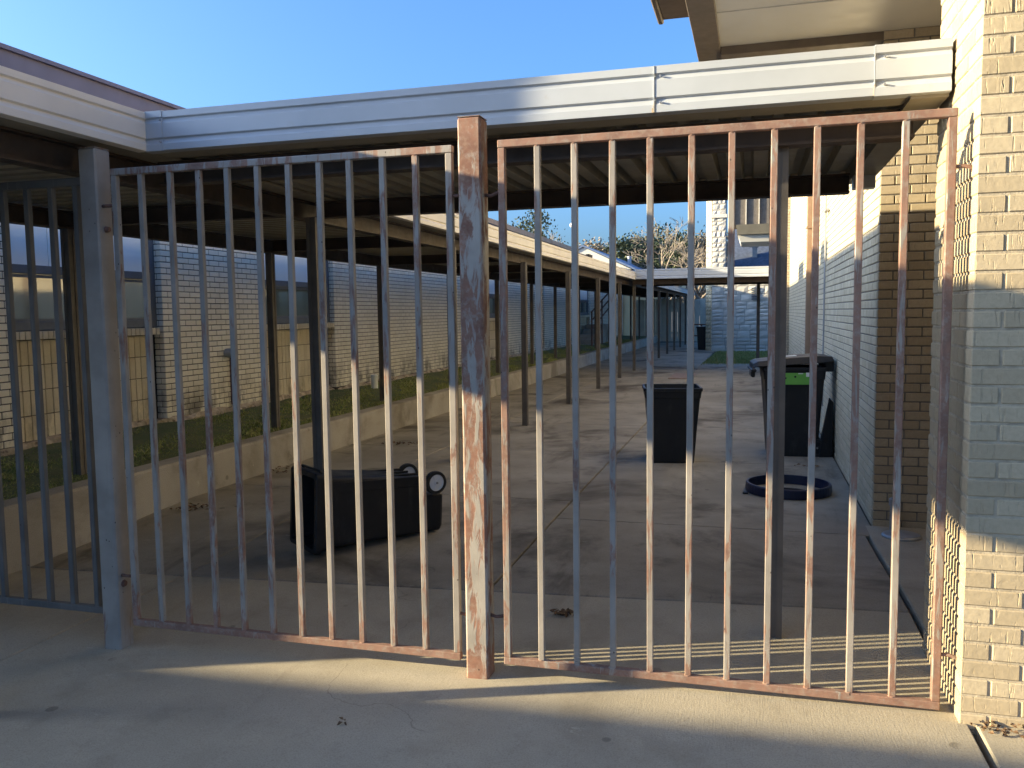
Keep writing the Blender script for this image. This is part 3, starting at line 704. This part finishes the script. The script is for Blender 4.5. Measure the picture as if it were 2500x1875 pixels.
# bin with lid and green label against the right wall
b3 = thing('wheeled_bin', 'black wheeled bin with a closed lid and green side label beside the right wall', 'trash bin', (.42, 9.86, 0), 'wheeled bins')
bin_body(.46, .50, .56, .64, .98, .03).build('body', MT['bin'], b3)
lid = MB(); W = .64
def lr(y, z, t, w=W): return [(-w/2, y, z), (-w/2+.03, y, z+t), (w/2-.03, y, z+t), (w/2, y, z)]
lid.loft([lr(-.44, .945, .02, W-.08), lr(-.43, .975, .045), lr(-.38, .99, .055), lr(-.1, 1.005, .075), lr(.25, 1.03, .075), lr(.38, 1.045, .05), lr(.40, 1.04, .02)], True, True)
lid.build('lid', MT['bin'], b3, .006)
MB().box(-W/2-.012, W/2+.012, -.455, -.40, .93, .965).build('lid_lip', MT['bin'], b3, .01)
MB().box(-.14, .14, -.445, -.40, .86, .932).build('lid_handle', MT['bin'], b3, .012)
for s in (-1, 1):
    MB().box(s*.2-.03, s*.2+.03, .31, .41, .93, 1.06).build('lid_hinge', MT['bin'], b3, .01); wheel(b3, s*.22, .25, .1, .1, s, 'bin')
MB().tube([(-.22,.34,.96),(-.22,.385,.97),(.22,.385,.97),(.22,.34,.96)], .014, 8).build('handle', MT['bin'], b3, smooth=True)
lab = MB().box(.0, .004, -.14, .19, .80, .925).build('label', MT['green'], b3); lab.location = (.281, 0, 0); lab.rotation_euler = (0, R(3.2), 0)
for y, z in ((-.10,.87),(.0,.885)):
    hm = MB().lathe([(0,0),(.011,0),(.011,.003),(0,.003)], 12, (.005, y, z), 'x').build('label_hole', MT['black'], lab)
MB().box(.0045, .0065, .11, .175, .885, .93).build('tag', MT['white'], lab)
MB().box(.0045, .006, .03, .08, .914, .924).build('printed_line', MT['white'], lab)
tg = MB().box(-.05, .05, -.1, .12, 1.075, 1.079).build('lid_sticker', MT['white'], b3); tg.rotation_euler = (R(4), 0, 0); tg.location = (0,0,.012)
b3.rotation_euler = (0, 0, R(-86))
# flat black plastic leaning between the bin and the wall
lp_ = MB().frustum([(.70,9.62,.0),(.845,9.66,.0),(.848,10.05,.0),(.72,10.05,.0)], [(.80,9.66,.66),(.848,9.68,.60),(.85,9.98,.52),(.82,9.98,.55)])
tag(lp_.build('plastic_scrap', MT['bin'], None, .01), 'torn black plastic scrap leaning on the wall behind the lidded bin', 'scrap')

# blue ring
rg = thing('plastic_ring', 'round navy blue plastic ring lying on the concrete by the right wall', 'ring', (.315, 7.74, .0))
MB().lathe([(.335,.002),(.36,.002),(.365,.015),(.362,.075),(.355,.085),(.340,.085),(.338,.07)], 56).build('hoop', MT['bluering'], rg, smooth=False)
arc = MB().tube([(.0+.20*math.cos(R(a)), -.17+.13*math.sin(R(a)), .012+.02*math.sin(R(max(0,min(180,a))))) for a in range(-20, 205, 15)], .011, 8)
arc.build('inner_loop', MT['black'], rg, smooth=True)
MB().box(-.385, -.34, -.20, -.14, .004, .016).build('tab', MT['black'], rg, .003)

# small things on the ground
tag(MB().box(-1.93, -1.37, 20.25, 21.9, .001, .018).build('utility_cover', MT['pipe_b'], None, .006), 'flat brown utility cover plate set in the corridor concrete', 'cover')
co = thing('cleanout_pipe', 'short gray pipe and round cover at the foot of the recessed brick wall', 'pipe', (.99, 6.42, 0))
MB().lathe([(0,0),(.026,0),(.026,.19),(.034,.19),(.034,.235),(.02,.245),(0,.245)], 16, (0,.08,.0)).build('riser', MT['steel'], co)
MB().lathe([(0,0),(.13,0),(.13,.012),(.118,.022),(0,.026)], 28, (.03,-.08,0)).build('cover', MT['steel'], co)
def leaf_pile(name, label, x, y, n, r, k_=1.):
    V, F = [], []
    for i in range(n):
        a = random.uniform(0, 6.28); d = r*random.random()**.6
        px, py = x+d*math.cos(a), y+.55*d*math.sin(a); pz = gz(px, py)+random.uniform(.004, .022)
        s = random.uniform(.012, .03)*k_; q = random.uniform(0, 6.28); u = Vector((math.cos(q), math.sin(q), random.uniform(-.4,.6)))*s; w = Vector((-math.sin(q), math.cos(q), random.uniform(-.3,.5)))*s*.5
        c = Vector((px, py, pz)); b = len(V)
        V += [c-u, c+w+Vector((0,0,.006)), c+u, c-w+Vector((0,0,.008)), c-Vector((0,0,.003))]; F += [(b, b+1, b+4), (b+1, b+2, b+4), (b+2, b+3, b+4), (b+3, b, b+4)]
    me = bpy.data.meshes.new(name); me.from_pydata([tuple(p) for p in V], [], F)
    tag(link(me, name, MT['deadleaf']), label, 'leaves', None, 'stuff')
leaf_pile('leaf_litter', 'brown dead leaves gathered at the foot of the retaining wall', -4.55, 6.0, 40, .22)
leaf_pile('leaf_litter', 'dry leaves strewn beside the canopy post behind the fallen bin', -4.5, 7.7, 45, .45)
leaf_pile('leaf_litter', 'clump of dead leaves on the walkway beyond the fallen bin', -4.2, 9.6, 45, .25)
leaf_pile('leaf_litter', 'small dry leaf clump just behind the right gate', -.95, 4.25, 26, .07)
leaf_pile('leaf_litter', 'tiny dry leaf in the shade in front of the gates', -1.55, 2.9, 4, .02, .6)
leaf_pile('leaf_litter', 'dry leaf crumbs along the base of the brick pillar', .93, 3.335, 60, .16, .45)
leaf_pile('leaf_litter', 'few dry leaves near the lidded bin by the right wall', .55, 9.0, 14, .12)

# ------------------------------------------------------------------ stone building and far end
st = thing('stone_building', 'far limestone building with a stone chimney and blue shingle roof', 'building', (-1.6, 35, 0))
def spart(mb, name, m, parent=None, **k): return put(mb.build(name, MT[m], **k), st)
spart(MB().box(-1.60, 1.6, 35.03, 37, -.2, 2.9), 'wall_core', 'stonemortar')
spart(MB().frustum([(-1.60,35.03,2.9),(-1.08,35.03,2.9),(-1.08,36.2,2.9),(-1.84,36.2,2.9),(-1.84,35.30,2.9)], [(-1.60,35.03,7),(-1.08,35.03,7),(-1.08,36.2,7),(-1.84,36.2,7),(-1.84,35.30,7)]), 'chimney_core', 'stonemortar')
spart(MB().frustum([(-1.60,35.03,-.2),(-1.60,36.2,-.2),(-1.84,36.2,-.2),(-1.84,35.30,-.2)], [(-1.60,35.03,2.9),(-1.60,36.2,2.9),(-1.84,36.2,2.9),(-1.84,35.30,2.9)]), 'side_core', 'stonemortar')
spart(MB().box(-1.66, -1.02, 34.93, 35.2, 5.28, 5.42), 'chimney_ledge', 'stone', bevel=.01)
def stone_mesh(w, h, d, seed):
    rr_ = random.Random(seed); m = MB(); nx, nz = 3, 3
    for iz in range(nz+1):
        for ix in range(nx+1):
            e = ix in (0, nx) or iz in (0, nz)
            m.v.append(((ix/nx-.5)*w+(0 if e and ix in (0,nx) else rr_.uniform(-.1,.1)*w/3), (0.006 if e else -rr_.uniform(.004,.024)), iz/nz*h))
    W_ = nx+1
    for iz in range(nz):
        for ix in range(nx): a = iz*W_+ix; m.f.append((a, a+1, a+W_+1, a+W_))
    ring = [i for i in range(W_)]+[j*W_+nx for j in range(1, nz+1)]+[nz*W_+i for i in range(nx-1, -1, -1)]+[j*W_ for j in range(nz-1, 0, -1)]
    b = len(m.v); m.v += [(m.v[i][0], d, m.v[i][2]) for i in ring]
    for q in range(len(ring)): p = (q+1) % len(ring); m.f.append((ring[p], ring[q], b+q, b+p))
    return m.mesh('stone')
def ashlar(p0, rz, ulen, z0, z1, mat, hs=(.20,.34), ws=(.28,.62)):
    u = Vector((math.cos(rz), math.sin(rz), 0)); z = z0
    while z < z1-.05:
        h = min(random.uniform(*hs), z1-z); x = 0
        while x < ulen-.02:
            w = random.uniform(*ws)
            if ulen-x-w < .12: w = ulen-x
            parts = [(z, h)] if h < .25 or random.random() < .5 else [(z, h*.45), (z+h*.45, h*.55)]
            for zz, hh in parts:
                me = stone_mesh(w-.014, hh-.014, .06, random.random()); me.materials.append(mat)
                o = bpy.data.objects.new('stone', me); col.objects.link(o); o.parent = st
                o.location = p0+u*(x+w/2)+Vector((0,0,zz))-Vector(st.location); o.rotation_euler = (0,0,rz)
            x += w
        z += h
ashlar(Vector((-1.60, 35.0, 0)), 0, 2.3, -.05, 2.9, MT['stone'])
ashlar(Vector((-1.60, 35.0, 0)), 0, .52, 2.9, 7.0, MT['stone'], (.15,.26), (.16,.3))
az = math.atan2(-.27, .24)
ashlar(Vector((-1.84-.02, 35.27, 0)), az, .36, -.05, 7.0, MT['stone_sun'], (.13,.24), (.12,.22))
spart(MB().frustum([(-1.05,35.35,3.0),(3,35.35,3.0),(3,35.45,3.0),(-1.05,35.45,3.0)], [(-1.05,41,6.3),(3,41,6.3),(3,41.1,6.2),(-1.05,41.1,6.2)]), 'roof', 'shingle')
spart(MB().box(-1.0, 3, 34.9, 35.32, 2.92, 3.04), 'gutter', 'fascia')
spart(MB().box(-.06, .14, 36.7, 36.9, 3.7, 4.2).box(-.1, .18, 36.66, 36.94, 4.2, 4.26), 'roof_vent', 'steel')
lv = MB()
for i in range(6): lv.box(-.07, .20, 34.93, 34.97, 2.02+i*.085, 2.075+i*.085)
spart(lv, 'louver', 'wframe')
bt = thing('metal_clad_overhang', 'brown metal clad roof overhang far behind the right gate', 'roof', (-.7, 29.6, 4.4))
put(MB().box(-.70, 2.6, 29.7, 31, 4.45, 7.2).build('cladding', MT['cpost']), bt)
for i in range(6): put(MB().box(-.70+i*.42, -.67+i*.42, 29.63, 29.7, 4.46, 7.2).build('batten', MT['board']), bt)
put(MB().frustum([(-.52,28.6,4.05),(2.6,28.6,4.05),(2.6,31,4.05),(-.52,31,4.05)], [(-.56,28.4,4.35),(2.6,28.4,4.35),(2.6,31,4.45),(-.56,31,4.45)]).build('soffit_box', MT['deck']), bt)
put(MB().frustum([(-.42,28.8,3.82),(2.6,28.8,3.82),(2.6,31,3.82),(-.42,31,3.82)], [(-.50,28.7,4.04),(2.6,28.7,4.04),(2.6,31,4.04),(-.50,31,4.04)]).build('gutter_box', MT['soffit']), bt)
put(MB().box(1.4, 1.7, 30.2, 30.5, -.1, 4.4).build('support', MT['cpost']), bt)
tb = MB().frustum([(-.2,-.2,0),(.2,-.2,0),(.2,.2,0),(-.2,.2,0)], [(-.25,-.25,.9),(.25,-.25,.9),(.25,.25,.9),(-.25,.25,.9)]).box(-.27,.27,-.27,.27,.9,.96)
tag(tb.build('trash_can', MT['bin'], loc=(-1.98, 35.9, 0)), 'small dark trash can beside the far stone wall', 'trash can')
fb = thing('board_fence', 'pale vertical board fence closing the far end of the corridor', 'fence', (-3.6, 46, 0))
for i in range(18): MB().box(-2.6+.29*i, -2.6+.29*i+.27, -.02+.012*(i % 2), .01+.012*(i % 2), -.2, 2.25+random.uniform(-.02,.02)).build('board', MT['board'], fb)
MB().box(-2.6, 2.6, .03, .08, .4, .5).box(-2.6, 2.6, .03, .08, 1.8, 1.9).build('fence_rail', MT['board'], fb)
pr = thing('pipe_rail', 'brown pipe railing near the far end of the walk', 'railing', (-2.2, 38.6, 0))
for x in (-.38, 0, .38): MB().tube([(x,0,-.05),(x,0,1.02)], .03, 8).build('rail_post', MT['rail_b'], pr)
for z in (.5, 1.0): MB().tube([(-.38,0,z),(.38,0,z)], .028, 8).build('rail', MT['rail_b'], pr)
sr = thing('stair_handrail', 'brown metal handrail sloping down beside the far steps', 'railing', (-5.75, 31, .35))
for i, (y, h) in enumerate(((0, .55), (2.2, 1.0), (4.4, 1.45))): MB().tube([(0,y,-.05),(0,y,h+.75)], .03, 8).build('rail_post', MT['rail_b'], sr)
for dz in (.1, .42, .74): MB().tube([(0,-.1,.53+dz-.02),(0,4.5,1.47+dz-.02)], .028, 8).build('rail', MT['rail_b'], sr)
sp_ = thing('concrete_steps', 'concrete steps and landing by the far handrail', 'steps', (-6.2, 33, .3))
for i in range(5): MB().box(-.38, .32, -1.2+.55*i, 3.2, -.1+.18*i, .08+.18*i).build('step', MT['retwall'], sp_, .008)

# gabled brick annex behind the school
an = thing('gabled_annex', 'bounce-tinted orange brick annex with a blue metal roof beyond the covered walk', 'building', (-8, 45, 0))
def apart(mb, name, m): return put(mb.build(name, MT[m]), an)
apart(MB().box(-12.5, -6.7, 44.6, 62, -.2, 3.9), 'wall', 'orange')
rf = MB()
for s, xe in ((1, -5.9), (-1, -11.4)):
    xr, zr, ze = -8.65, 5.05, 3.75
    rf.frustum([(xr,44.2,zr),(xe,44.2,ze),(xe,62,ze),(xr,62,zr)] if s > 0 else [(xe,44.2,ze),(xr,44.2,zr),(xr,62,zr),(xe,62,ze)],
               [(xr,44.2,zr+.1),(xe,44.2,ze+.1),(xe,62,ze+.1),(xr,62,zr+.1)] if s > 0 else [(xe,44.2,ze+.1),(xr,44.2,zr+.1),(xr,62,zr+.1),(xe,62,ze+.1)])
apart(rf, 'roof', 'metalroof')
apart(MB().frustum([(-11.2,44.3,3.8),(-6.1,44.3,3.8),(-6.1,44.36,3.8),(-11.2,44.36,3.8)], [(-8.68,44.3,5.02),(-8.62,44.3,5.02),(-8.62,44.36,5.02),(-8.68,44.36,5.02)]), 'gable', 'soffit')
apart(MB().box(-6.7, -5.88, 44.2, 62, 3.70, 3.74), 'eave', 'fascia')
apart(MB().box(-6.69, -6.60, 47.2, 47.6, 2.9, 3.7), 'eave_bracket', 'rail_b')
apart(MB().lathe([(0,0),(.12,0),(.12,.7),(.16,.7),(.16,.78),(0,.78)], 12, (-7.3, 52, 4.2)), 'flue', 'fascia')
lpl = thing('pole_light', 'slim white pole with a round lamp globe behind the annex roof', 'lamp post', (-11.7, 56, 0))
MB().tube([(0,0,-.3),(0,0,7.3)], [.05,.03], 8).build('pole', MT['fascia'], lpl)
sp = bmesh.new(); bmesh.ops.create_uvsphere(sp, u_segments=16, v_segments=10, radius=.16); me = bpy.data.meshes.new('globe'); sp.to_mesh(me); sp.free()
link(me, 'globe', MT['white'], lpl, (0,0,7.42))

# ------------------------------------------------------------------ trees
def tree(name, label, x, y, H, spread, kind, seed, group):
    rn = random.Random(seed); t = thing(name, label, 'tree', (x, y, -.3), group)
    tr, tw = MB(), MB(); tips = []
    def grow(p, d, L, r, lv):
        n = 3; pts = [p]; rad = [r]; q = p; dd = d
        for i in range(n):
            dd = (dd+Vector((rn.uniform(-1,1), rn.uniform(-1,1), rn.uniform(-.5,.8)))*(.16 if lv < 2 else .24)).normalized()
            q = q+dd*L/n; pts.append(q); rad.append(r*(1-.32*(i+1)/n))
        (tr if lv < 2 else tw).tube(pts, [max(q_, .011) for q_ in rad], 6 if lv < 2 else 3, caps=lv < 1)
        if lv >= (5 if kind == 'bare' else 3): tips.append(q); return
        if lv >= 2 and kind != 'bare': tips.append(pts[2])
        for i in range(rn.choice((2,3,3)) if lv < 3 else (4 if kind == 'bare' else 3)):
            a = rn.uniform(0, 6.283); tilt = rn.uniform(.35, .95) if lv else rn.uniform(.3, .8)
            o = dd.orthogonal().normalized(); o = Quaternion(dd, a) @ o
            nd = (dd*math.cos(tilt)+o*math.sin(tilt)*spread).normalized(); nd.z += .08; nd.normalize()
            grow(pts[rn.choice((2,3,3))], nd, L*rn.uniform(.62,.80), rad[-1]*rn.uniform(.6,.8), lv+1)
    grow(Vector((0,0,0)), Vector((rn.uniform(-.08,.08), rn.uniform(-.08,.08), 1)), H*.30, H*.026, 0)
    zm = max(v[2] for v in tr.v+tw.v); t.scale = (H/zm,)*3
    tr.build('trunk', MT['bark'], t, fixn=False)
    if kind == 'bare': tw.build('crown', MT['twig'], t, fixn=False)
    else:
        V, F = list(tw.v), list(tw.f); 
        limbs = tw.build('limbs', MT['bark'], t, fixn=False)
        V, F = [], []
        for tp in tips:
            cr = rn.uniform(.45, .95)*H/8
            for i in range(190):
                p = tp+Vector((rn.gauss(0,1), rn.gauss(0,1), rn.gauss(0,.7)))*cr*.52
                u = Vector((rn.uniform(-1,1), rn.uniform(-1,1), rn.uniform(-1,1))).normalized(); w = u.orthogonal().normalized(); s = rn.uniform(.05,.11)
                b = len(V); V += [tuple(p-u*s), tuple(p+w*s*.6), tuple(p+u*s), tuple(p-w*s*.6)]; F.append((b,b+1,b+2,b+3))
        me = bpy.data.meshes.new('crown'); me.from_pydata(V, [], F); link(me, 'crown', MT['leaf' if kind == 'ever' else 'leafb'], t)
    return t
G1, G2 = 'bare winter trees beyond the buildings', 'leafy trees beyond the buildings'
tree('bare_tree', 'tall bare tree against the sky just left of the stone chimney', -4.3, 58, 8.2, 1.1, 'bare', 3, G1)
tree('bare_tree', 'low bare tree whose twigs touch the left side of the stone chimney', -2.4, 50, 6.2, 1.1, 'bare', 8, G1)
tree('bare_tree', 'bare tree rising above the dark evergreen in the middle', -7.4, 72, 8.0, 1.0, 'bare', 5, G1)
tree('bare_tree', 'wide bare tree behind the annex roof near the lamp globe', -13.4, 75, 7.6, 1.2, 'bare', 6, G1)
tree('bare_tree', 'pale bare tree between the lamp globe and the evergreen', -10.4, 70, 7.8, 1.2, 'bare', 9, G1)
tree('bare_tree', 'small bare treetop peeking over the school parapet', -17.6, 72, 8.8, 1.0, 'bare', 12, G1)
tree('evergreen_tree', 'dense dark evergreen tree in the middle of the distant tree line', -6.6, 62, 7.6, 1.25, 'ever', 21, G2)
tree('evergreen_tree', 'lower evergreen tree behind the annex roof', -8.9, 66, 7.4, 1.25, 'ever', 22, G2)
tree('bronze_tree', 'brownish leafy tree between the evergreen and the chimney', -4.4, 66, 7.3, 1.25, 'bronze', 23, G2)
tree('bronze_tree', 'brownish leafy tree at the left end of the distant tree line', -12.6, 80, 7.9, 1.25, 'bronze', 24, G2)
tree('evergreen_tree', 'broad evergreen tree low behind the far canopy fascia', -5.2, 74, 7.9, 1.3, 'ever', 31, G2)
tree('bronze_tree', 'tan leafy tree behind the lower part of the chimney', -3.0, 78, 8.2, 1.3, 'bronze', 33, G2)
tree('bare_tree', 'bare tree with spreading twigs right above the evergreen crown', -5.9, 80, 8.6, 1.1, 'bare', 35, G1)
tree('evergreen_tree', 'slender evergreen treetop standing above the school roof', -17.2, 62, 9.0, .5, 'ever', 25, G2)

# ------------------------------------------------------------------ unseen block added beyond the left edge of the frame to shade the apron
nb = thing('apron_shade_block', 'unseen flat-topped block added beyond the left edge to shade the apron', 'building', (-20, -8, 0))
put(MB().box(-34, -10.2, -18, -1.25, -.2, 3.5).build('wall', MT['brick_l']), nb)
put(MB().box(-34.1, -10.1, -18.1, -1.15, 3.5, 3.62).build('shade_block_edge', MT['fascia']), nb)
